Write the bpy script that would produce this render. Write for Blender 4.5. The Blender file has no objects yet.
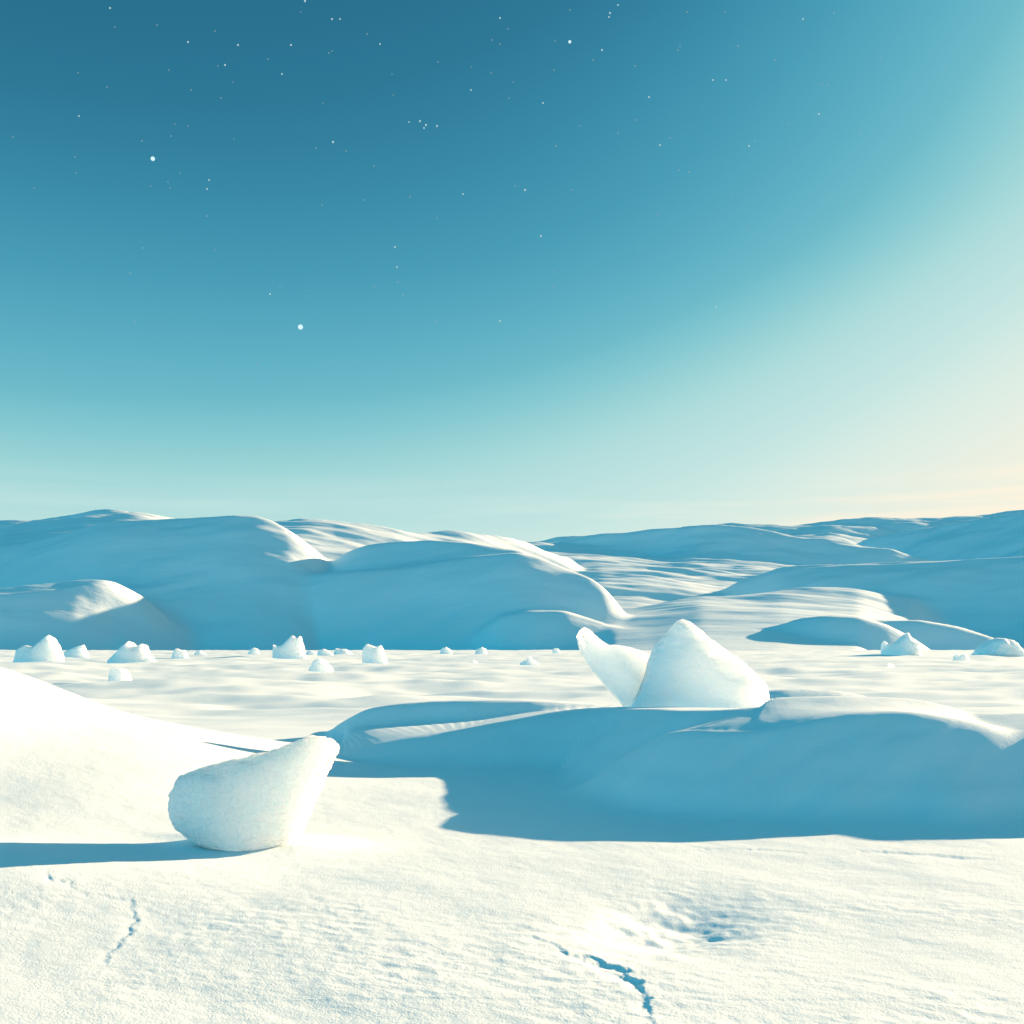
import bpy, math
import numpy as np

# ------------------------------------------------------------------ survey
# Horizon row, focal length (in pixels) and eye height of the photograph; all
# positions below were surveyed from it and turned into metres on the spot.
YH, F, H = 647.5, 1098.0, 1.6
SUN_AZ, SUN_EL = math.radians(57), math.radians(14)      # azimuth clockwise from +Y
SUN = np.array([math.sin(SUN_AZ) * math.cos(SUN_EL), math.cos(SUN_AZ) * math.cos(SUN_EL), math.sin(SUN_EL)])
EXPOSURE = 1.5
GAIN = 2 ** EXPOSURE
scene = bpy.context.scene
col = scene.collection
rng = np.random.default_rng(7)


def wx(px, d):
    return (px - 512.0) / F * d


def wz(py, d):
    return H - (py - YH) / F * d


def lin(c):
    c = np.array(c, float) / 255.0
    return np.where(c <= 0.04045, c / 12.92, ((c + 0.055) / 1.055) ** 2.4)


# ------------------------------------------------------------------ noise
_perm = rng.permutation(512)
_grad = rng.uniform(0, 2 * math.pi, 512)
_gx, _gy = np.cos(_grad), np.sin(_grad)


def noise2(x, y):
    xi, yi = np.floor(x).astype(np.int64), np.floor(y).astype(np.int64)
    xf, yf = x - xi, y - yi
    u, v = xf * xf * xf * (xf * (xf * 6 - 15) + 10), yf * yf * yf * (yf * (yf * 6 - 15) + 10)

    def g(ix, iy, dx, dy):
        h = _perm[(_perm[ix & 511] + iy) & 511]
        return _gx[h] * dx + _gy[h] * dy
    a, b = g(xi, yi, xf, yf), g(xi + 1, yi, xf - 1, yf)
    c, d = g(xi, yi + 1, xf, yf - 1), g(xi + 1, yi + 1, xf - 1, yf - 1)
    return ((a + u * (b - a)) * (1 - v) + (c + u * (d - c)) * v) * 1.4


def fbm(x, y, oct=4, gain=0.5):
    s, a, t = 0, 1.0, 0.0
    for i in range(oct):
        s = s + a * noise2(x * 2 ** i + 17.3 * i, y * 2 ** i - 9.1 * i)
        t += a
        a *= gain
    return s / t


def noise3(x, y, z):
    return (noise2(x + 31.7 * np.sin(z * 0.31), y + z * 0.83) + noise2(y - 11.0, z + x * 0.47) + noise2(z + 5.3, x - y * 0.61)) / 1.9


def sstep(a, b, x):
    t = np.clip((x - a) / (b - a), 0, 1)
    return t * t * (3 - 2 * t)


# ------------------------------------------------------------------ helpers
def link_mesh(name, verts, faces, mat, parent=None, smooth=True):
    me = bpy.data.meshes.new(name)
    verts = np.asarray(verts, np.float32)
    faces = np.asarray(faces, np.int32)
    k = faces.shape[1]
    me.vertices.add(len(verts))
    me.vertices.foreach_set('co', verts.ravel())
    me.loops.add(faces.size)
    me.loops.foreach_set('vertex_index', faces.ravel())
    me.polygons.add(len(faces))
    me.polygons.foreach_set('loop_start', np.arange(0, faces.size, k, dtype=np.int32))
    me.update(calc_edges=True)
    me.validate()
    me.polygons.foreach_set('use_smooth', np.full(len(me.polygons), smooth))
    me.materials.append(mat)
    o = bpy.data.objects.new(name, me)
    col.objects.link(o)
    o.parent = parent
    return o


def grid_faces(nr, nc, wrap=False):
    r = np.arange(nr - 1)[:, None]
    c = np.arange(nc if wrap else nc - 1)[None, :]
    c1 = (c + 1) % nc
    a = r * nc + c
    return np.stack([a, r * nc + c1, (r + 1) * nc + c1, (r + 1) * nc + c], -1).reshape(-1, 4)


def tag(o, label=None, cat=None, group=None, kind=None):
    if label: o['label'] = label
    if cat: o['category'] = cat
    if group: o['group'] = group
    if kind: o['kind'] = kind
    return o


def nodes_of(name):
    m = bpy.data.materials.new(name)
    m.use_nodes = True
    nt = m.node_tree
    return m, nt, nt.nodes['Principled BSDF']


def add(nt, t, **kw):
    n = nt.nodes.new(t)
    for k, v in kw.items():
        setattr(n, k, v)
    return n


# ------------------------------------------------------------------ materials
def snow_material(name, scales, base=(0.75, 0.83, 0.865)):
    """scales: list of (noise scale per metre, detail, bump height in m, (sx,sy,sz))"""
    m, nt, b = nodes_of(name)
    geo = add(nt, 'ShaderNodeNewGeometry')
    prev = None
    for sc, det, hgt, st in scales:
        mp = add(nt, 'ShaderNodeMapping')
        mp.inputs['Rotation'].default_value = (0, 0, 0.35)
        mp.inputs['Scale'].default_value = st
        nt.links.new(geo.outputs['Position'], mp.inputs['Vector'])
        nz = add(nt, 'ShaderNodeTexNoise')
        nz.inputs['Scale'].default_value = sc
        nz.inputs['Detail'].default_value = det
        nz.inputs['Roughness'].default_value = 0.6
        nt.links.new(mp.outputs['Vector'], nz.inputs['Vector'])
        bp = add(nt, 'ShaderNodeBump')
        bp.inputs['Strength'].default_value = 1.0
        bp.inputs['Distance'].default_value = hgt
        nt.links.new(nz.outputs['Fac'], bp.inputs['Height'])
        if prev:
            nt.links.new(prev.outputs['Normal'], bp.inputs['Normal'])
        prev = bp
    nt.links.new(prev.outputs['Normal'], b.inputs['Normal'])
    # faint natural variation between packed and powdery snow
    nz = add(nt, 'ShaderNodeTexNoise')
    nz.inputs['Scale'].default_value = scales[-1][0] * 0.15
    nz.inputs['Detail'].default_value = 4
    nt.links.new(geo.outputs['Position'], nz.inputs['Vector'])
    mx = add(nt, 'ShaderNodeMix', data_type='RGBA')
    mx.inputs['A'].default_value = (*[c * 0.96 for c in base], 1)
    mx.inputs['B'].default_value = (*[min(1, c * 1.03) for c in base], 1)
    nt.links.new(nz.outputs['Fac'], mx.inputs['Factor'])
    nt.links.new(mx.outputs['Result'], b.inputs['Base Color'])
    b.inputs['Roughness'].default_value = 0.65
    b.inputs['Specular IOR Level'].default_value = 0.25
    return m


snow = snow_material('snow', [(80, 4, 0.0034, (1, 1, 1)), (12, 5, 0.0042, (1, 1.15, 1))])
hill_snow = snow_material('hill_snow', [(0.5, 5, 0.12, (0.35, 1.2, 1)), (0.12, 4, 0.5, (0.3, 1.2, 1))])


def ice_material(name, base, radius, scale, rough, trans, bumps, cells=None):
    m, nt, b = nodes_of(name)
    b.inputs['Base Color'].default_value = (*base, 1)
    b.inputs['Subsurface Weight'].default_value = 1.0
    b.inputs['Subsurface Radius'].default_value = radius
    b.inputs['Subsurface Scale'].default_value = scale
    b.inputs['Roughness'].default_value = rough
    b.inputs['IOR'].default_value = 1.31
    b.inputs['Transmission Weight'].default_value = trans
    tc = add(nt, 'ShaderNodeTexCoord')
    prev = None
    for sc, det, hgt, st in bumps:
        mp = add(nt, 'ShaderNodeMapping')
        mp.inputs['Rotation'].default_value = (0.2, 0.9, 0.3)
        mp.inputs['Scale'].default_value = st
        nt.links.new(tc.outputs['Object'], mp.inputs['Vector'])
        nz = add(nt, 'ShaderNodeTexNoise')
        nz.inputs['Scale'].default_value = sc
        nz.inputs['Detail'].default_value = det
        nz.inputs['Distortion'].default_value = 0.6
        nt.links.new(mp.outputs['Vector'], nz.inputs['Vector'])
        bp = add(nt, 'ShaderNodeBump')
        bp.inputs['Distance'].default_value = hgt
        nt.links.new(nz.outputs['Fac'], bp.inputs['Height'])
        if prev:
            nt.links.new(prev.outputs['Normal'], bp.inputs['Normal'])
        prev = bp
    if cells:
        vo = add(nt, 'ShaderNodeTexVoronoi')
        vo.inputs['Scale'].default_value = cells[0]
        wn = add(nt, 'ShaderNodeTexNoise')
        wn.inputs['Scale'].default_value = cells[0] * 0.5
        mxv = add(nt, 'ShaderNodeMix', data_type='RGBA')
        mxv.inputs['Factor'].default_value = 0.25
        nt.links.new(tc.outputs['Object'], wn.inputs['Vector'])
        nt.links.new(tc.outputs['Object'], mxv.inputs['A'])
        nt.links.new(wn.outputs['Color'], mxv.inputs['B'])
        nt.links.new(mxv.outputs['Result'], vo.inputs['Vector'])
        bp = add(nt, 'ShaderNodeBump')
        bp.inputs['Distance'].default_value = cells[1]
        nt.links.new(vo.outputs['Distance'], bp.inputs['Height'])
        nt.links.new(prev.outputs['Normal'], bp.inputs['Normal'])
        prev = bp
    nt.links.new(prev.outputs['Normal'], b.inputs['Normal'])
    return m


ice_clear = ice_material('clear_frosted_ice', (0.93, 0.99, 1.0), (0.85, 1.0, 1.0), 0.7, 0.12, 0.0,
                         [(80, 4, 0.010, (1, 1, 1)), (20, 5, 0.03, (1, 1.5, 1)), (5, 3, 0.06, (1, 1, 1.2))], cells=(18, 0.02))
ice_milky = ice_material('milky_ice', (0.97, 0.995, 0.995), (0.9, 1.0, 1.0), 0.8, 0.2, 0.0,
                         [(14, 5, 0.018, (1, 1, 2)), (4, 4, 0.05, (1, 1, 1.6))], cells=(4, 0.03))
ice_far = ice_material('snowy_ice', (0.96, 0.985, 0.98), (0.9, 1.0, 1.0), 1.3, 0.5, 0.0,
                       [(3, 6, 0.12, (1, 1, 1.5))])

# ------------------------------------------------------------------ ground
th_in = np.radians(np.arange(-27.5, 27.5, 0.072))
th_out = np.radians(np.linspace(27.5, 360 - 27.5, 420, endpoint=False))
TH = np.concatenate([th_in, th_out])
rr_near = np.array([0.02, 0.5, 1, 1.5, 2, 2.4, 2.7, 3.0, 3.2, 3.4, 3.6, 3.7, 3.8, 3.9, 4.0, 4.1])
ys = np.arange(1070.0, 690.0, -0.8)
rr_mid = 1757.0 / (ys - YH)
rr_far = np.geomspace(rr_mid[-1] * 1.01, 9000, 320)
R = np.concatenate([rr_near, rr_mid, rr_far])
RR, TT = np.meshgrid(R, TH, indexing='ij')
GX, GY = RR * np.sin(TT), RR * np.cos(TT)


def polyline_field(pts, mask_pad=6.0):
    """Nearest point on a crest polyline: returns mask, signed distance (+ = front/camera side), crest height, back bump."""
    P = np.array(pts, float)
    t = np.arange(len(P))
    tt = np.linspace(0, len(P) - 1, 40 * (len(P) - 1) + 1)
    Q = np.stack([np.interp(tt, t, P[:, k]) for k in range(P.shape[1])], -1)
    ker = np.hanning(61); ker /= ker.sum()
    for k in range(Q.shape[1]):
        Q[:, k] = np.convolve(np.pad(Q[:, k], 30, mode='edge'), ker, mode='valid')
    Q = Q[::4]
    ends = np.minimum(np.arange(len(Q)), np.arange(len(Q))[::-1])
    Q[:, 2] *= sstep(0, 18, ends)
    x0, x1 = Q[:, 0].min() - mask_pad, Q[:, 0].max() + mask_pad
    y0, y1 = Q[:, 1].min() - mask_pad, Q[:, 1].max() + mask_pad
    mask = (GX > x0) & (GX < x1) & (GY > y0) & (GY < y1)
    x, y = GX[mask], GY[mask]
    wob = fbm(x * 0.55, y * 0.55, 2) * 0.22 + fbm((x + 0.5 * y) * 1.0, (y - 0.5 * x) * 2.6, 2) * 0.05
    best = np.full(x.shape, 1e9)
    sgn = np.zeros(x.shape); h = np.zeros(x.shape); e = np.zeros(x.shape)
    for i in range(len(Q) - 1):
        a, bq = Q[i], Q[i + 1]
        dx, dy = bq[0] - a[0], bq[1] - a[1]
        L2 = dx * dx + dy * dy
        s = np.clip(((x - a[0]) * dx + (y - a[1]) * dy) / L2, 0, 1)
        qx, qy = a[0] + s * dx, a[1] + s * dy
        dd = (x - qx) ** 2 + (y - qy) ** 2
        m = dd < best
        cr = dx * (y - a[1]) - dy * (x - a[0])     # >0: left of travel direction
        best[m] = dd[m]
        sgn[m] = np.where(cr[m] > 0, -1.0, 1.0)    # right of travel = camera side when going +x
        h[m] = (a[2] + s * (bq[2] - a[2]))[m]
        e[m] = (a[3] + s * (bq[3] - a[3]))[m]
    return mask, np.sqrt(best) * sgn + wob, h, e


def drift(crest, tanf, back, rnd=0.16):
    pts = [(wx(px, d), d, wz(py, d), e) for px, py, d, e in crest]
    pts[0] = (*pts[0][:2], 0.0, pts[0][3])
    pts[-1] = (*pts[-1][:2], 0.0, pts[-1][3])
    mask, s, h, e = polyline_field(pts)
    sf = np.maximum(s, 0)
    sb = np.maximum(-s, 0)
    front = h - tanf * (np.sqrt(sf * sf + rnd * rnd) - rnd)
    foot = h / tanf
    # concave toe of the slope
    toe = 0.16 * sstep(0, 0.4, h) + 1e-4
    front = h * (front + np.sqrt(front * front + toe * toe)) / (h + np.sqrt(h * h + toe * toe) + 1e-6)
    backz = h * np.exp(-(sb / back) ** 2) + e * sb * np.exp(-sb / 1.4)
    z = np.where(s > 0, front, backz)
    out = np.zeros_like(GX)
    out[mask] = np.maximum(z, 0)
    return out


def smax(a, b, k):
    h = np.clip(0.5 + 0.5 * (a - b) / k, 0, 1)
    return b + (a - b) * h + k * h * (1 - h)


def blend(a, b, k):
    """smooth union of two drifts that leaves bare ground at zero"""
    return smax(a, b, k * sstep(0, 0.3, np.maximum(a, b)) + 1e-6)


def scarp(pts, reach, depth):
    """broken wind crust: the snow drops on the near/left side of a ragged line and comes back level"""
    P = [(wx(px, 1757 / (py - YH)), 1757 / (py - YH), w) for px, py, w in pts]
    x0 = min(p[0] for p in P) - 1; x1 = max(p[0] for p in P) + 1
    y0 = min(p[1] for p in P) - 1; y1 = max(p[1] for p in P) + 1
    mask = (GX > x0) & (GX < x1) & (GY > y0) & (GY < y1)
    gx, gy = GX[mask], GY[mask]
    x = gx + fbm(gx * 7, gy * 5, 4) * 0.07 + fbm(gx * 30, gy * 24, 2) * 0.014
    y = gy + fbm(gx * 7 + 40, gy * 5, 4) * 0.10 + fbm(gx * 30 + 9, gy * 24, 2) * 0.02
    best = np.full(x.shape, 1e9); ww = np.zeros(x.shape); sg = np.zeros(x.shape)
    for i, (a, b) in enumerate(zip(P[:-1], P[1:])):
        dx, dy = b[0] - a[0], b[1] - a[1]
        t = ((x - a[0]) * dx + (y - a[1]) * dy) / (dx * dx + dy * dy)
        s = np.clip(t, 0, 1)
        dd = np.hypot(x - a[0] - s * dx, y - a[1] - s * dy)
        m = dd < best
        best[m] = dd[m]
        fade = np.ones_like(t)
        if i == 0: fade = np.where(t < 0, np.exp(-(dd / 0.06) ** 2), 1)
        if i == len(P) - 2: fade = np.where(t > 1, np.exp(-(dd / 0.06) ** 2), fade)
        ww[m] = ((a[2] + s * (b[2] - a[2])) * fade)[m]
        sg[m] = np.where(dx * (y - a[1]) - dy * (x - a[0]) < 0, 1.0, -1.0)[m]
    ww = ww * np.clip(0.75 + 1.1 * fbm(gx * 6 + 3, gy * 6, 3), 0.1, 1.3)
    d = best * sg
    drop = sstep(-0.018, 0.022, d) * np.exp(-(np.maximum(d, 0) / reach) ** 1.3)
    out = np.zeros_like(GX)
    out[mask] = -depth * ww * drop + 0.25 * depth * ww * np.exp(-(d + 0.03) ** 2 / 0.0012) * (d < 0)
    return out


Z = np.zeros_like(GX)
# broad undulation and sastrugi
near = np.exp(-(RR / 16.0) ** 2)
Z += fbm(GX * 0.33, GY * 0.33, 3) * 0.05 * near
far = sstep(14, 40, RR) * (1 - sstep(1200, 4000, RR))
Z += far * (fbm(GX / 30, GY / 22, 3) * 0.6 + fbm(GX / 10, GY / 7, 3) * 0.45 + fbm(GX / 3.2, GY / 2.0, 2) * 0.13 * (1 - sstep(60, 160, RR)))
Z -= far * 0.05
# crusted fine relief close to the camera
patch = sstep(-0.25, 0.35, fbm(GX * 0.55 + 3, GY * 0.5, 3))
rip = 1 - np.abs(fbm((GX * 0.5 + GY) * 5.5, (GX - 0.4 * GY) * 2.2, 3)) * 2
Zf = 0.006 * fbm(GX * 2.4 + GY * 0.8, GY * 2.2, 3) + (0.0055 * rip + 0.0035 * fbm(GX * 13, GY * 11, 3)) * patch * (1 - sstep(6.2, 8.5, RR))
Z += Zf * (1 - sstep(10, 25, RR))
# ground rising gently to the left front
Z += 0.17 * np.exp(-((GX + 3.9) / 1.5) ** 2 - ((GY - 7.5) / 1.0) ** 2)
# snow banked against the near ice chunk
Z += 0.07 * np.exp(-((GX + 1.70) / 0.45) ** 2 - ((GY - 8.75) / 0.30) ** 2) + 0.05 * np.exp(-((GX + 2.4) / 0.5) ** 2 - ((GY - 8.95) / 0.25) ** 2)
# big sunlit drift on the left
xs = np.array([-16, -12, -9.5, -8, -7, -6.46, -5.76, -5.25, -4.6, -4, -3.2, -2.4, -1.6, -0.7, 0.4])
hs = np.array([0, .35, 1.15, 1.55, 1.45, 1.29, .99, .78, .62, .50, .28, .12, .045, .012, 0])
xf = np.linspace(-16, 0.4, 460)
hf = np.interp(xf, xs, hs)
ker = np.hanning(31); ker /= ker.sum()
hf = np.convolve(np.pad(hf, 15, mode='edge'), ker, mode='valid')
prof = np.interp(GX, xf, hf, left=0, right=0)
dd = GY - 14.0
M = np.where(GY > 0, prof * np.exp(-(dd / np.where(dd > 0, 3.0, 4.0)) ** 2), 0.0)
# wind drifts with shaded lee faces: (px, py, distance, back bump)
A = drift([(285, 745, 19.2, 0), (335, 722, 19.0, 0), (373, 707, 18.8, 0), (430, 701, 18.4, .04), (520, 701, 18.0, .05), (600, 706, 17.8, 0), (700, 712, 18, 0), (800, 730, 18, 0)], 0.85, 4.0)
B = drift([(245, 775, 15.0, 0), (345, 746, 15.0, 0), (440, 733, 15.4, 0), (520, 720, 15.4, 0), (600, 708.5, 15.4, 0), (650, 708, 14.7, 0), (690, 709, 13.3, 0), (722, 709, 12.5, 0), (760, 707, 12.2, 0), (800, 705, 12.2, 0),
           (850, 704, 12.3, 0), (920, 706, 12.4, 0), (980, 725, 12.3, 0), (1040, 738, 12.2, 0), (1150, 735, 12.1, 0), (1300, 740, 12.0, 0), (1500, 760, 12, 0), (1700, 830, 12, 0)], 0.66, 7.0)
C = drift([(655, 716, 13.8, 0), (663, 740, 12.5, .06), (676, 732, 11.8, .2), (698, 729, 11.4, .30), (745, 731, 11.05, .34), (790, 725, 11.0, .26), (850, 713, 11.1, .06), (910, 711, 11.1, 0), (970, 721, 11.05, .05), (1012, 733, 11.0, .07), (1050, 727, 11.0, .04), (1110, 716, 11.05, 0),
           (1300, 720, 11.3, 0), (1450, 800, 11.3, 0)], 0.74, 5.0, rnd=0.22)
D = drift([(690, 715, 21.5, 0), (740, 693, 22, 0), (800, 688, 22.3, 0), (850, 692, 22.6, 0), (900, 703, 22.8, 0), (930, 720, 23, 0)], 0.65, 3.0)
M = blend(M, A, 0.10)
M = blend(M, B, 0.10)
M = blend(M, C, 0.45)
M = blend(M, D, 0.10)
Z += M
# hollow and broken crust in the foreground
hx, hy = GX - 0.92 - 0.25 * (GY - 6.35), GY - 6.4
Z -= 0.085 * np.exp(-(hx / 0.42) ** 2 - (hy / 0.60) ** 2) * (1 + 0.5 * fbm(GX * 3, GY * 3, 3))
Z += scarp([(540, 938, .15), (562, 950, .35), (588, 956, .8), (622, 970, 1.0), (640, 986, .7), (650, 1004, .4), (656, 1030, .2)], 0.07, 0.019)
Z += scarp([(28, 888, .2), (62, 895, .8), (80, 902, .4), (132, 907, .5), (137, 925, .9), (118, 945, .5), (96, 972, .2)], 0.05, 0.008)
Z += scarp([(860, 852, .4), (920, 855, .8), (990, 860, .4)], 0.12, 0.016)
Z += scarp([(700, 848, .4), (760, 850, .6), (800, 853, .3)], 0.12, 0.010)


def ground_z(x, y):
    r = math.hypot(x, y)
    t = math.atan2(x, y)
    i = int(np.clip(np.searchsorted(R, r), 0, len(R) - 1))
    j = int(np.argmin(np.abs(np.angle(np.exp(1j * (TH - t))))))
    return float(Z[i, j])


verts = np.stack([GX, GY, Z], -1).reshape(-1, 3)
g = link_mesh('snow_ground', verts, grid_faces(len(R), len(TH), wrap=True)[:, ::-1], snow)
tag(g, 'flat sunlit snow plain with wind drifts and blue shaded lee faces', kind='structure')

# ------------------------------------------------------------------ hills
U = np.concatenate([np.arange(-900, -20, 7.0), np.arange(-20, 1044, 1.25), np.arange(1044, 1900, 7.0)])
DH = np.geomspace(460, 2700, 760)
DD, UU = np.meshgrid(DH, U, indexing='ij')
HX = (UU - 512) / F * DD


def curve(us, vs):
    uf = np.arange(-900, 1900, 1.0)
    v = np.interp(uf, us, vs)
    k = np.hanning(27); k /= k.sum()
    v = np.convolve(np.pad(v, 13, mode='edge'), k, mode='valid')
    return np.interp(U, uf, v)[None, :]


hw = fbm(HX / 150, DD / 70, 3)
hs_ = fbm(HX / 45 + DD / 80, DD / 16, 3)
# wind-carved streaks, several sizes, running across the slopes
tilt = DD + 0.22 * HX
streak = 9.0 * fbm(HX / 210, tilt / 85, 2) + 3.0 * fbm(HX / 90 + 7, tilt / 30, 2) + 0.9 * fbm(HX / 34, tilt / 11 + 5, 2)


def ridge(rows, back, rnd=8.0, rough=9.0, drop=None):
    """rows: (px, py of the crest, distance, front slope[, rows of gently sloping lit snow below the crest before the slope steepens])"""
    us = np.array([r[0] for r in rows], float)
    d = curve(us, [r[2] for r in rows])
    py = curve(us, [r[1] for r in rows])
    tf = curve(us, [r[3] for r in rows])
    soft = curve(us, [r[4] if len(r) > 4 else 0 for r in rows]) * d / F
    h = H - (py - YH) / F * d
    s = d - DD + hw * rough + hs_ * rough * 0.12
    sb = np.maximum(-s, 0)
    s0 = soft / 0.22                                # width of the gentle shelf
    sf = np.maximum(s - s0, 0)
    z = h - 0.22 * np.clip(s, 0, s0) - tf * (np.sqrt(sf * sf + rnd * rnd) - rnd) - back * sb
    if drop:
        z = z - np.maximum(s - drop, 0) * 1.5
    out = np.maximum(np.maximum(us[0] - UU, UU - us[-1]), 0)
    return z - out * 3.0


S = 0.68
T = 0.95
RIDGES = [
    # far-left skyline: dark lens above lit bands
    ([(-500, 600, 1500, .5), (-200, 545, 1450, .5), (0, 521, 1420, .5), (50, 514, 1410, .6), (105, 507, 1390, .6), (130, 510, 1380, .4), (155, 517, 1370, .3), (220, 530, 1360, .3), (320, 600, 1350, .3)], .15, None),
    ([(-500, 610, 1200, .25), (-200, 560, 1200, .25), (0, 528, 1200, .25), (50, 519.5, 1210, .25), (90, 516, 1220, .25), (130, 515, 1230, .25), (160, 519, 1240, .25), (260, 540, 1250, .25), (330, 600, 1250, .25)], .25, 160),
    # lit plateau behind the left hill
    ([(-300, 620, 1040, .3), (60, 560, 1040, .3), (130, 527, 1050, .3), (200, 520, 1060, .3), (300, 520, 1080, .3), (350, 523, 1090, .3), (400, 527, 1100, .3), (470, 533, 1130, .3), (515, 541, 1170, .3), (570, 556, 1220, .25), (660, 640, 1240, .2)], .1, 255),
    # big left hill, shaded face
    ([(-700, 640, 960, S), (-300, 585, 940, S), (0, 552, 920, S), (60, 537, 912, S), (100, 526.5, 906, S), (150, 519.5, 900, S), (200, 518, 893, S), (240, 518, 886, S), (258, 519.5, 882, S), (272, 524, 880, S, 1), (292, 535, 878, S, 5), (312, 550, 876, S, 8), (332, 566, 874, S, 4), (360, 590, 868, S), (400, 620, 860, S), (460, 665, 850, S)], .06, None),
    # spur with a lit tongue on its top, its lower continuation in the shade
    ([(-150, 605, 715, .9, 2), (-60, 594, 722, .9, 3), (0, 588, 730, .9, 5), (40, 585, 735, .9, 6), (75, 582, 740, .9, 5), (98, 580, 745, .9, 3), (113, 581, 747, .9, 1), (126, 588, 747, .8), (150, 602, 747, .8), (180, 632, 746, S), (200, 665, 745, S)], .12, None),
    # second shaded shoulder
    ([(250, 640, 866, S), (295, 585, 864, S), (325, 571, 860, S), (345, 556, 856, S), (365, 548, 852, S), (400, 543.5, 846, S), (430, 542, 838, S), (470, 544, 826, S, 1), (520, 551, 808, S), (570, 575, 800, S), (640, 660, 795, S)], .1, None),
    # third, nearest shaded shoulder with a lit rim
    ([(150, 650, 830, T), (230, 603, 822, T), (270, 583, 816, T, 0), (300, 576, 812, T, 1), (330, 572, 808, T, 2), (400, 565, 798, T, 2), (470, 554, 786, T, 2), (515, 550, 776, T, 2), (540, 556, 768, T, 1), (570, 569, 758, T, 0), (590, 580, 750, T), (605, 592, 742, T), (625, 615, 735, T), (650, 655, 730, T)], .12, None),
    # low foot of the middle slope
    ([(420, 660, 715, T), (470, 638, 710, T), (500, 614, 705, T, 1.5), (530, 610, 700, T, 2), (565, 611, 694, T, 1), (605, 624, 688, T), (640, 641, 682, T), (680, 670, 680, T)], .05, None),
    # long lit middle slope
    ([(150, 640, 1450, .175), (380, 575, 1520, .175), (480, 543, 1600, .172), (540, 542, 1640, .166), (600, 543, 1670, .156), (640, 545, 1700, .150), (760, 549, 1750, .148), (900, 556, 1800, .143), (1015, 560, 1840, .138), (1500, 560, 1900, .138), (1800, 620, 1900, .14)], .05, None),
    # far right skyline
    ([(480, 560, 2350, .4), (530, 541, 2340, .6), (560, 535.5, 2330, .7), (620, 533.5, 2300, .7), (650, 530.5, 2300, .4), (700, 526.5, 2300, .3), (760, 524.5, 2300, .3), (830, 521.5, 2300, .3), (900, 518.5, 2300, .5), (960, 515.5, 2300, .5), (1015, 511, 2300, .5), (1150, 500, 2300, .5), (1300, 510, 2300, .5), (1800, 560, 2300, .5)], .1, None),
    # dark lens under it
    ([(500, 570, 1580, S), (545, 549, 1570, S), (600, 540, 1550, S), (650, 534, 1530, S), (700, 528, 1510, S, 1), (750, 532, 1490, S, 2), (800, 540, 1470, S, 2), (850, 546, 1450, S, 1), (890, 552, 1430, S), (960, 575, 1420, S)], .12, None),
    # right hill behind
    ([(800, 575, 1800, S), (835, 553, 1770, S), (870, 541, 1740, S), (900, 534, 1720, S), (950, 523, 1690, S), (1015, 512, 1650, S), (1100, 500, 1610, S), (1300, 495, 1540, S), (1700, 560, 1450, S)], .1, None),
    # large right shaded hill
    ([(660, 640, 1000, S), (700, 606, 985, S), (740, 582, 970, S, 1), (780, 568, 958, S, 3), (820, 562, 946, S, 3), (870, 559, 935, S, 2), (940, 559, 922, S, 2), (1015, 560, 905, S), (1200, 550, 870, S), (1500, 560, 820, S), (1800, 630, 800, S)], .06, None),
    # lit apron in front of it
    ([(560, 650, 760, .15), (610, 614, 785, .15), (700, 599, 815, .155), (780, 593, 838, .165), (860, 591, 850, .18), (912, 596, 855, .24), (938, 608, 858, .3), (965, 630, 860, .4), (1020, 690, 860, .5)], .2, None),
    # small dark foot mound
    ([(700, 670, 650, T), (738, 643, 648, T), (770, 628, 646, T), (800, 617.5, 643, T, .5), (830, 614, 640, T, 1), (860, 616, 636, T, 1), (888, 625, 633, T, 1), (915, 639, 630, T), (960, 670, 625, T)], .3, None),
    # low ridge at the right foot
    ([(800, 660, 740, T), (850, 627, 732, T), (880, 618, 725, T, 1), (920, 618, 718, T, 1.5), (960, 626, 710, T, 1), (1000, 640, 700, T), (1060, 680, 690, T)], .1, None),
]
HZ = np.full_like(DD, -4.0)
for rows, back, drop in RIDGES:
    near_scale = 0.55 if rows[3][2] < 730 else 1.0
    HZ = smax(HZ, ridge(rows, back, rough=9.0 * near_scale, drop=drop), 22.0 if rows[0][1] == 605 else 7.0 * near_scale)
HZ = HZ + streak * sstep(0, 45, HZ) * np.clip(DD / 1100, 0.5, 1.3)
hv = np.stack([HX, DD, HZ], -1).reshape(-1, 3)
hl = link_mesh('hills', hv, grid_faces(len(DH), len(U)), hill_snow)
tag(hl, 'rolling snow hills along the horizon, half in blue shade', kind='structure')


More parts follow.
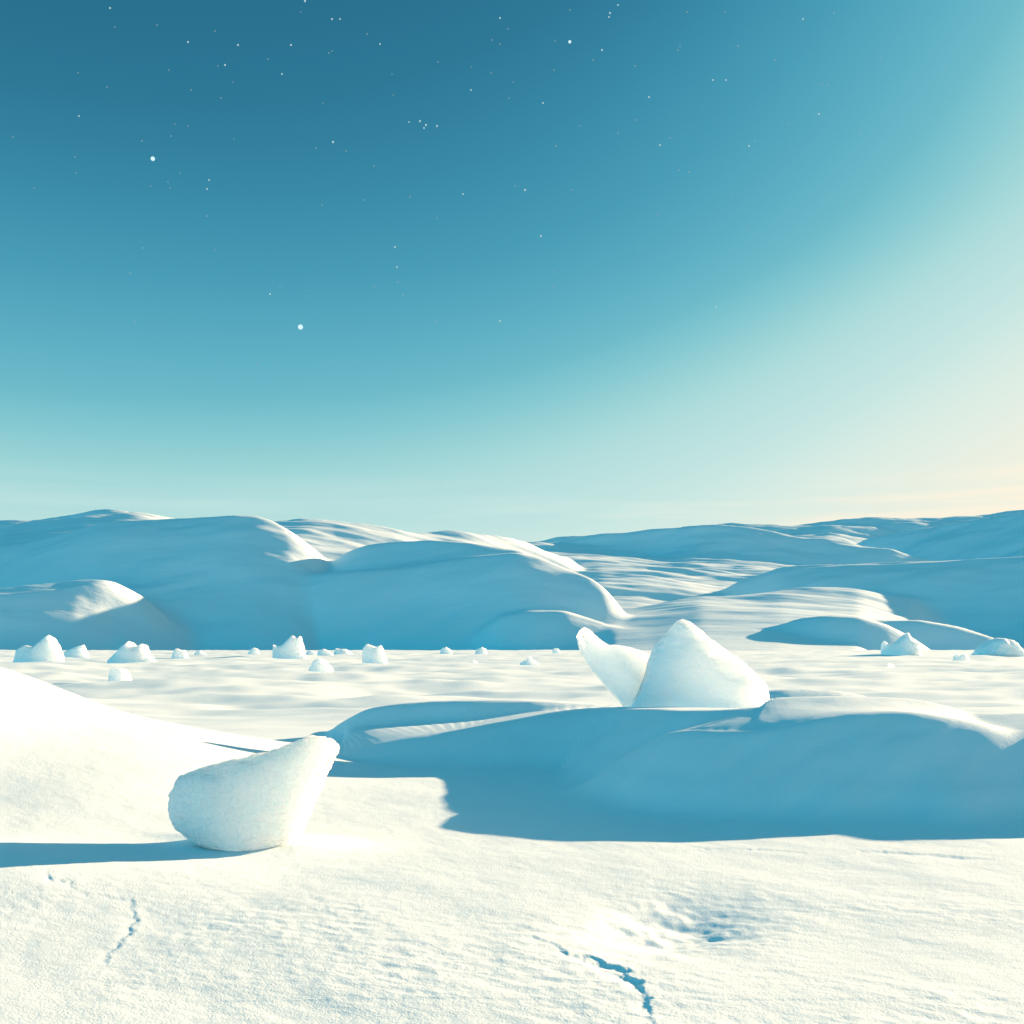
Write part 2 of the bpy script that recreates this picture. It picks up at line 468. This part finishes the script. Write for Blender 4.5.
# ------------------------------------------------------------------ ice blocks
def loft(name, top, bot, d, thick, mat, parent=None, n=90, m=72, pw=2.4, rough=0.05, facet=0.05, lean=0.0, seed=0.0, taper=0.0, origin=(0, 0, 0), smooth=True, chips=0.0, planes=0, cut=0.10, tilt=0.7):
    """Solid block whose upper and lower edge follow surveyed points, with real depth.
    thick: list of (px, half thickness in m)."""
    top, bot, thick = (np.array(a, float) for a in (top, bot, thick))
    x0 = max(top[0, 0], bot[0, 0]); x1 = min(top[-1, 0], bot[-1, 0])
    q = 0.5 - 0.5 * np.cos(np.linspace(0, math.pi, n))
    px = x0 + (x1 - x0) * (0.5 * q + 0.5 * np.linspace(0, 1, n))
    zt = wz(np.interp(px, top[:, 0], top[:, 1]), d)
    zb = wz(np.interp(px, bot[:, 0], bot[:, 1]), d)
    w = np.interp(px, thick[:, 0], thick[:, 1])
    a = np.linspace(0, 2 * math.pi, m, endpoint=False)
    ca, sa = np.cos(a), np.sin(a)
    cz = np.sign(sa) * np.abs(sa) ** (2 / pw)
    cy = np.sign(ca) * np.abs(ca) ** (2 / pw)
    zc, zr = (zt + zb) / 2, np.maximum((zt - zb) / 2, 0.004)
    Zv = zc[:, None] + zr[:, None] * cz[None, :]
    X = np.repeat(wx(px, d)[:, None], m, 1)
    tp = 1 - taper * (cz[None, :] * 0.5 + 0.5)
    Y = d + w[:, None] * cy[None, :] * tp + lean * (Zv - zb.min())
    size = max(wx(x1, d) - wx(x0, d), 0.1)
    k = 1 / size
    # hewn facets and small chips; kept off the silhouette along z, mostly in depth
    n1 = noise3(X * 2.2 * k + seed, Y * 2.2 * k, Zv * 2.2 * k - seed)
    n2 = noise3(X * 6 * k + seed, Y * 6 * k + 3, Zv * 6 * k)
    rid = 1 - np.abs(n1) * 2
    n3 = noise3(X * 17 * k + seed, Y * 17 * k + 3, Zv * 17 * k)
    X = X + size * chips * n3 * 0.7
    Zv = Zv + size * chips * n3 * np.clip(cz, -0.2, 1)[None, :]
    Y = Y + size * (facet * rid + 0.35 * facet * n2) * np.sign(cy)[None, :] * np.minimum(1, np.abs(cy) * 1.5)[None, :]
    Zv = Zv + size * rough * 0.35 * n2 * np.maximum(cz, 0)[None, :]
    X = X + size * rough * 0.5 * n2 * np.abs(cy)[None, :]
    V = np.stack([X, Y, Zv], -1).reshape(-1, 3)
    if planes:                                       # flat broken faces, cut into both sides
        r2 = np.random.default_rng(int(seed * 10) + 3)
        cen = np.array([X.mean(), d, 0.55 * zt.max() + 0.45 * max(zb.max(), 0)])
        ext = np.array([size / 2, w.max(), (zt.max() - max(zb.min(), 0)) / 2])
        for i in range(planes):
            side = -1 if i % 3 else 1
            nrm = np.array([r2.uniform(-1, 1), side * r2.uniform(.6, 1.2), r2.uniform(-.3, tilt)])
            nrm /= ext; nrm /= np.linalg.norm(nrm)
            proj = (V - cen) @ nrm
            lim = np.quantile(proj, 1 - cut * r2.uniform(.5, 1.2))
            over = np.maximum(proj - lim, 0)
            V = V - (over * 0.94)[:, None] * nrm * np.array([0.6, 1, 0.6])
    caps = np.array([[X[0].mean(), Y[0].mean(), Zv[0].mean()], [X[-1].mean(), Y[-1].mean(), Zv[-1].mean()]])
    V = np.concatenate([V, caps]) - np.array(origin)
    f = grid_faces(n, m, wrap=True)
    j = np.arange(m)
    c0 = np.stack([j, np.full(m, n * m), np.full(m, n * m), (j + 1) % m], -1)
    faces = [f]
    o_faces = f.tolist() + [[int(a_), int((a_ + 1) % m), n * m] for a_ in range(m)] + [[int((n - 1) * m + (a_ + 1) % m), int((n - 1) * m + a_), n * m + 1] for a_ in range(m)]
    me = bpy.data.meshes.new(name)
    me.from_pydata(V.tolist(), [], o_faces)
    me.validate()
    import bmesh
    bm = bmesh.new(); bm.from_mesh(me)
    bmesh.ops.recalc_face_normals(bm, faces=bm.faces)
    bm.to_mesh(me); bm.free()
    me.polygons.foreach_set('use_smooth', np.full(len(me.polygons), smooth))
    me.materials.append(mat)
    o = bpy.data.objects.new(name, me)
    col.objects.link(o)
    o.parent = parent
    if parent is None:
        o.location = origin
    return o


# near clear chunk
dn = 8.6
og = (wx(250, dn), dn, 0.0)
o = loft('ice_chunk',
         [(171, 806), (173, 788), (180, 776), (200, 768), (230, 761), (258, 754), (280, 747), (296, 741), (308, 737.5), (324, 737), (333, 740), (339, 746)],
         [(171, 810), (174, 820), (184, 832), (200, 843), (220, 851), (238, 855), (262, 850), (285, 844), (301, 834), (310, 812), (320, 790), (329, 768), (339, 748)],
         dn, [(171, .10), (180, .24), (210, .34), (260, .35), (300, .27), (325, .17), (339, .05)], ice_clear, n=170, m=150, pw=2.3, rough=0.035, facet=0.03, chips=0.016, planes=8, cut=0.07, seed=2.0, taper=0.25, origin=og)
tag(o, 'large clear frosted ice chunk leaning up to the right on the near sunlit snow', 'ice block')

# big two-piece block on the drift
db = 16.3
og = (wx(690, db), db, 0.55)
e = bpy.data.objects.new('ice_block', None)
col.objects.link(e)
e.location = og
tag(e, 'biggest milky white ice block, domed with a raised horn, standing on the shaded drift', 'ice block')
loft('dome', [(630, 708), (638, 694), (645, 676), (650, 657), (656, 645), (666, 634), (677, 622), (684, 619.5), (692, 622), (702, 630), (720, 645), (742, 660), (760, 676), (768, 688), (774, 704)],
     [(630, 716), (774, 716)], db, [(630, .15), (645, .45), (690, .62), (740, .48), (774, .1)], ice_milky, e, n=120, m=96, pw=2.2, rough=0.035, facet=0.035, planes=9, cut=0.12, tilt=0.15, chips=0.007, seed=5.0, taper=0.6, lean=0.1, origin=og)
loft('horn', [(576.5, 636), (579, 629.5), (584, 627), (590, 630), (598, 638), (608, 645), (622, 645.5), (640, 650), (665, 660)],
     [(576.5, 638), (580, 652), (590, 668), (608, 690), (624, 707), (634, 716), (665, 716)], db + 0.35, [(576, .07), (585, .16), (620, .26), (665, .3)], ice_milky, e, n=90, m=72, pw=2.4, rough=0.02, facet=0.02, planes=8, cut=0.13, chips=0.008, seed=9.0, taper=0.2, origin=og)


def block(name, pts, base, label, cat='ice block', group='ice blocks scattered over the far plain', half=0.4, mat=ice_far, seed=0.0, facet=0.07, taper=0.5):
    """block on the plain: PTS its upper outline, BASE the row where it meets the snow"""
    d = 1757.0 / (base - YH)
    pts = sorted(pts)
    x0, x1 = pts[0][0], pts[-1][0]
    gz = ground_z(wx((x0 + x1) / 2, d), d)
    under = YH + (H - gz) * F / d + 40.0 / d + 1.0     # bury the foot
    mid = (x0 + x1) / 2
    hw_ = (x1 - x0) / F * d * half
    og = (wx(mid, d), d, gz)
    dz = gz  # keep the surveyed outline
    o = loft(name, pts, [(x0, under), (x1, under)], d, [(x0, hw_ * .35), (mid, hw_), (x1, hw_ * .35)], mat, n=26, m=18, pw=2.3, rough=0.06, smooth=False, planes=6, cut=0.12, tilt=0.1, chips=0.02, facet=facet, seed=seed, taper=taper, origin=og)
    tag(o, label, cat, group)
    return o


BL = [
    ([(15, 659), (17, 650), (22, 646), (28, 646), (33, 648), (42, 640), (49, 634.5), (54, 638), (58, 643), (60, 652), (63, 660)], 663, 'broad peaked white ice block, largest of those at the far left of the plain'),
    ([(62, 657), (66, 651), (76, 647), (84, 644.5), (86, 650), (89, 656)], 658, 'low slanting ice block just right of the largest left block'),
    ([(107, 661), (113, 656), (120, 649), (127, 643), (130, 640.5), (134, 645), (138, 646), (143, 643), (147, 647), (152, 656), (155, 661)], 664, 'twin peaked white ice block with blue shaded foot on the left plain'),
    ([(109, 680), (110, 669), (116, 668), (124, 668), (129, 672), (132, 679)], 684, 'pale square ice block alone nearest the sunlit left drift'),
    ([(172, 657), (174, 650), (177, 648), (181, 650), (185, 650), (188, 657)], 659.5, 'small ragged ice lump right of the twin peaked block'),
    ([(194, 654), (197, 651), (201, 650.5), (206, 654)], 655, 'tiny flat ice lump on the left far edge of the plain'),
    ([(248, 653.5), (250, 649.5), (254, 647.5), (258, 649), (260, 653.5)], 655, 'small rounded ice lump left of the sharp three pointed block'),
    ([(273, 657), (273.5, 644), (277, 646), (283, 645), (289, 638), (293, 634.5), (297, 639), (299, 636), (301, 635.5), (304, 648), (306, 657)], 659, 'sharp three pointed ice block with blue shaded base, left of centre'),
    ([(306, 653), (309, 650), (314, 651), (317, 653.5)], 655, 'tiny ice crumb touching the right side of the three pointed block'),
    ([(309, 669), (313, 661), (320, 658), (326, 661), (330, 666), (333, 669)], 673, 'low pale melted looking ice lump in front of the three pointed block'),
    ([(317, 653.5), (319, 650), (324, 649), (329, 651), (333, 654)], 656, 'small double ice lump behind the low pale lump'),
    ([(334, 653), (336, 648), (340, 649), (346, 649), (352, 653)], 654.7, 'flat cluster of small ice on the far edge, left of the notched block'),
    ([(362, 661), (363, 648), (367, 643.5), (372, 645.5), (376, 647), (381, 645), (384, 650), (387, 660)], 663, 'notched blocky ice piece with blue shaded front, centre left'),
    ([(440, 652), (442, 648), (446, 647), (450, 649), (452, 652)], 653.5, 'tiny bright ice lump at the foot of the big shaded hill'),
    ([(475, 652.5), (478, 648.5), (482, 647), (486, 649), (487, 652.5)], 654, 'tiny pointed ice lump where the lit foot of the hill begins'),
    ([(471, 663), (473, 660.5), (476, 661), (478, 663)], 664.5, 'very small ice crumb alone on the middle plain'),
    ([(520, 663), (526, 660), (530, 656), (533, 660), (539, 663.5)], 665, 'small pointed ice shard left of the big horned block'),
    ([(552, 651), (554, 648), (558, 648.5), (560, 651)], 652.5, 'tiny ice lump behind the horned block on the far edge'),
    ([(882, 651), (883, 641), (886, 641), (889, 645), (896, 641), (902, 636), (907, 632), (913, 638), (918, 642), (920, 651)], 656, 'peaked ice block with a small side spike in front of the right foot mound'),
    ([(974, 653), (980, 646), (988, 640), (998, 637.5), (1008, 639), (1016, 644), (1024, 652), (1030, 655)], 656.5, 'wide blue shaded domed ice block at the far right edge of the plain'),
    ([(953, 658), (956, 653), (960, 655), (965, 653.5), (969, 658)], 661.5, 'small glassy broken ice heap left of the domed right block'),
    ([(887, 665), (889, 663), (892, 664), (894, 665.5)], 667.5, 'very small ice crumb on the right plain below the peaked block'),
]
for i, (pts, base, label) in enumerate(BL):
    block('ice_block', pts, base, label, seed=3.7 * i + 1)

# ------------------------------------------------------------------ stars
STARS = """110,8,2 115,27,1 157,25,1 215,31,1 188,42,2 238,45,2 225,65,2 218,66,1 233,82,.5 169,70,1 191,90,1 221,98,1 78,73,1 107,87,1 79,116,1.5
175,124,.6 188,126,.6 171,136,.8 142,141,1.2 75,157,1 76,173,1 13,137,1 180,173,.6 168,182,.8 170,188,.6 151,186,.6 209,180,1.5 207,189,1.5 207,216,1
143,248,1 234,139,.5 34,188,.5 215,250,.5 305,1,2.5 301,12,.6 332,19,2 340,19,1.5 291,45,2 329,53,1.2 332,51,1 367,34,1 380,44,1.5 268,59,1 282,74,1.5
392,74,.6 438,62,1.2 500,18,1.8 508,29,1 492,40,1 500,44,1 491,73,1 471,90,1.5 509,98,1 393,95,.5 323,103,.5 409,122,1 420,121,2 426,125,2.2 424,128,1.5
437,126,2 333,142,2.5 346,151,1.2 316,148,1 374,166,1 322,205,1 364,200,1 410,197,1.2 463,194,1.5 437,218,.8 395,247,1.8 471,67,.5 570,10,1.2 618,5,1.5
610,13,2 609,17,1.5 687,12,1.2 725,12,1 555,41,.8 602,50,2 593,60,1 678,50,1 680,46,.8 738,46,1.2 635,66,1.2 554,70,1 543,103,1.5 649,97,1.8 713,80,1.5
726,80,1.5 636,120,1 618,133,1 556,146,1.3 670,138,1 660,145,1.6 749,146,1.5 755,141,1 689,172,1.3 679,170,.8 515,186,1 525,190,2.5 572,190,1 658,214,1.2
541,236,2 640,248,1.2 748,229,1.2 731,195,.7 513,82,.6 580,126,.6 803,19,1.5 834,13,1.3 775,60,1.2 900,40,1 822,85,1 828,85,1 819,114,1.6 860,133,1.3
789,124,.8 954,140,1.3 945,68,1 881,58,.6 866,74,.6 962,163,.7 830,195,.7 846,204,.8 832,244,.6 130,273,1.2 135,322,1 270,294,1.8 280,287,.7
307,296,1 397,267,1.5 398,282,1.2 403,295,1.2 374,287,.8 436,322,1 441,336,1 500,321,1.8 257,364,1 395,365,.8 363,403,.9 313,425,.8 442,483,.6 554,272,1.2
554,287,1 716,307,1.5 642,348,1.2 540,403,1"""


def star_material(name, level):
    m, nt, b = nodes_of(name)
    b.inputs['Base Color'].default_value = (0, 0, 0, 1)
    b.inputs['Specular IOR Level'].default_value = 0
    b.inputs['Emission Color'].default_value = (0.72, 0.97, 1.0, 1)
    b.inputs['Emission Strength'].default_value = level / GAIN
    return m


import bmesh
def ball(name, mat):
    bm = bmesh.new()
    bmesh.ops.create_icosphere(bm, subdivisions=2, radius=1)
    me = bpy.data.meshes.new(name)
    bm.to_mesh(me); bm.free()
    me.polygons.foreach_set('use_smooth', np.full(len(me.polygons), True))
    me.materials.append(mat)
    return me


star_bright = ball('star', star_material('bright_starlight', 1.0))
star_small = ball('star', star_material('starlight', 0.7))
star_faint = ball('star', star_material('faint_starlight', 0.42))
RS = 6500.0


def star(px, py, rpx, me, label, group=None):
    v = np.array([(px - 512) / F, 1.0, (YH - py) / F])
    k = RS / np.linalg.norm(v)
    o = bpy.data.objects.new('star', me)
    col.objects.link(o)
    o.location = (v * k + np.array([0, 0, H])).tolist()
    o.scale = (rpx / F * k,) * 3
    tag(o, label, 'star', group)


star(300.5, 327, 2.5, star_bright, 'largest round white star, lowest of the three bright ones in the sky')
star(152.8, 158.7, 2.1, star_bright, 'second largest round white star high on the left of the sky')
star(569.8, 41.8, 1.5, star_bright, 'bright round star near the top centre of the sky')
for s in STARS.split():
    px, py, b = (float(v) for v in s.split(','))
    cluster = 405 < px < 440 and 118 < py < 130
    if cluster:
        star(px, py, 0.45 + 0.22 * b, star_small, 'tiny star in the tight little cluster of five high in the sky', 'five stars in one tight cluster')
    elif b >= 1.4:
        star(px, py, 0.40 + 0.24 * b, star_small, 'tiny sharp white star scattered across the blue sky', 'small clear stars across the sky')
    else:
        star(px, py, 0.38 + 0.2 * b, star_faint, 'very faint pinprick star scattered across the blue sky', 'very faint stars across the sky')

# ------------------------------------------------------------------ sky and sun
w = bpy.data.worlds.new('World')
scene.world = w
w.use_nodes = True
nt = w.node_tree
nt.nodes.clear()
out = add(nt, 'ShaderNodeOutputWorld')
tc = add(nt, 'ShaderNodeTexCoord')
sep = add(nt, 'ShaderNodeSeparateXYZ')
nt.links.new(tc.outputs['Generated'], sep.inputs['Vector'])


def math_n(op, a, b=None, clamp=False):
    n = add(nt, 'ShaderNodeMath', operation=op, use_clamp=clamp)
    for i, v in enumerate((a, b)):
        if v is None: continue
        if isinstance(v, (int, float)): n.inputs[i].default_value = v
        else: nt.links.new(v, n.inputs[i])
    return n.outputs[0]


hdot = add(nt, 'ShaderNodeVectorMath', operation='DOT_PRODUCT')
nt.links.new(tc.outputs['Generated'], hdot.inputs[0])
hdot.inputs[1].default_value = (math.sin(SUN_AZ), math.cos(SUN_AZ), 0)
hlen = math_n('SQRT', math_n('MAXIMUM', math_n('SUBTRACT', 1.0, math_n('MULTIPLY', sep.outputs['Z'], sep.outputs['Z'])), 0.0004))
hc = math_n('DIVIDE', math_n('MAXIMUM', hdot.outputs['Value'], 0.0), hlen)
dot = add(nt, 'ShaderNodeVectorMath', operation='DOT_PRODUCT')
nt.links.new(tc.outputs['Generated'], dot.inputs[0])
dot.inputs[1].default_value = SUN.tolist()
hi = add(nt, 'ShaderNodeMapRange', interpolation_type='SMOOTHSTEP')
hi.inputs['From Min'].default_value = 0.32
hi.inputs['From Max'].default_value = 0.55
nt.links.new(sep.outputs['Z'], hi.inputs['Value'])
glow = math_n('ADD', math_n('MULTIPLY', math_n('POWER', hc, 4.1), 0.42), math_n('MULTIPLY', math_n('MULTIPLY', hi.outputs['Result'], hc), 0.08))
# thin veil of cloud low over the sunward horizon
mp = add(nt, 'ShaderNodeMapping')
mp.inputs['Scale'].default_value = (2.2, 2.2, 34)
mp.inputs['Rotation'].default_value = (0.0, -0.045, 0.0)
nt.links.new(tc.outputs['Generated'], mp.inputs['Vector'])
cn = add(nt, 'ShaderNodeTexNoise')
cn.inputs['Scale'].default_value = 2.0
cn.inputs['Detail'].default_value = 5
nt.links.new(mp.outputs['Vector'], cn.inputs['Vector'])
band = math_n('MULTIPLY', math_n('MULTIPLY', math_n('SUBTRACT', cn.outputs['Fac'], 0.42, True), math_n('SUBTRACT', 1.0, math_n('MULTIPLY', math_n('ABSOLUTE', math_n('SUBTRACT', sep.outputs['Z'], 0.115)), 24.0), True)), math_n('ADD', math_n('MULTIPLY', glow, 2.2), 0.12))
s = math_n('SUBTRACT', math_n('SUBTRACT', sep.outputs['Z'], glow), band)
mr = add(nt, 'ShaderNodeMapRange')
mr.inputs['From Min'].default_value = -0.488
mr.inputs['From Max'].default_value = 0.712
nt.links.new(s, mr.inputs['Value'])
ramp = add(nt, 'ShaderNodeValToRGB')
stops = [(-.45, (255, 247, 226)), (-.15, (254, 244, 222)), (-.08, (242, 242, 226)), (0, (219, 237, 228)), (.05, (200, 231, 227)), (.12, (172, 219, 219)), (.16, (140, 205, 211)),
         (.2, (108, 187, 203)), (.275, (78, 162, 188)), (.346, (58, 140, 169)), (.41, (45, 118, 149)), (.5, (38, 105, 136)), (.7, (36, 102, 134))]
ramp.color_ramp.interpolation = 'B_SPLINE'
els = ramp.color_ramp.elements
els[0].position, els[1].position = (stops[0][0] + .5) / 1.2, 1.0
els[0].color, els[1].color = (*lin(stops[0][1]), 1), (*lin(stops[-1][1]), 1)
for p, c in stops[1:-1]:
    els.new((p + .5) / 1.2).color = (*lin(c), 1)
nt.links.new(mr.outputs['Result'], ramp.inputs['Fac'])
# the sky opposite the sun is a brighter, clearer blue
anti = math_n('MULTIPLY', dot.outputs['Value'], -2.5, True)
anti_mix = add(nt, 'ShaderNodeMix', data_type='RGBA')
anti_mix.inputs['B'].default_value = (0.05, 0.63, 0.90, 1)
nt.links.new(ramp.outputs['Color'], anti_mix.inputs['A'])
nt.links.new(anti, anti_mix.inputs['Factor'])
bg = add(nt, 'ShaderNodeBackground')
bg.inputs['Strength'].default_value = 1 / GAIN
nt.links.new(anti_mix.outputs['Result'], bg.inputs['Color'])
nt.links.new(bg.outputs['Background'], out.inputs['Surface'])

sun = bpy.data.lights.new('sun', 'SUN')
sun.energy = 5.3
sun.angle = math.radians(0.5)
sun.color = (1.0, 0.69, 0.41)
so = bpy.data.objects.new('sun', sun)
col.objects.link(so)
so.rotation_euler = (math.radians(90) - SUN_EL, 0, math.pi - SUN_AZ)

# ------------------------------------------------------------------ camera
cam = bpy.data.cameras.new('camera')
cam.sensor_width = 36
cam.lens = F / 1024 * 36
cam.shift_y = (YH - 512) / 1024
cam.clip_start = 0.05
cam.clip_end = 20000
co = bpy.data.objects.new('camera', cam)
col.objects.link(co)
co.location = (0, 0, H)
co.rotation_euler = (math.radians(90), 0, 0)
scene.camera = co

scene.view_settings.view_transform = 'Standard'
scene.view_settings.look = 'None'
scene.view_settings.gamma = 1
scene.view_settings.exposure = EXPOSURE
scene.cycles.max_bounces = 8
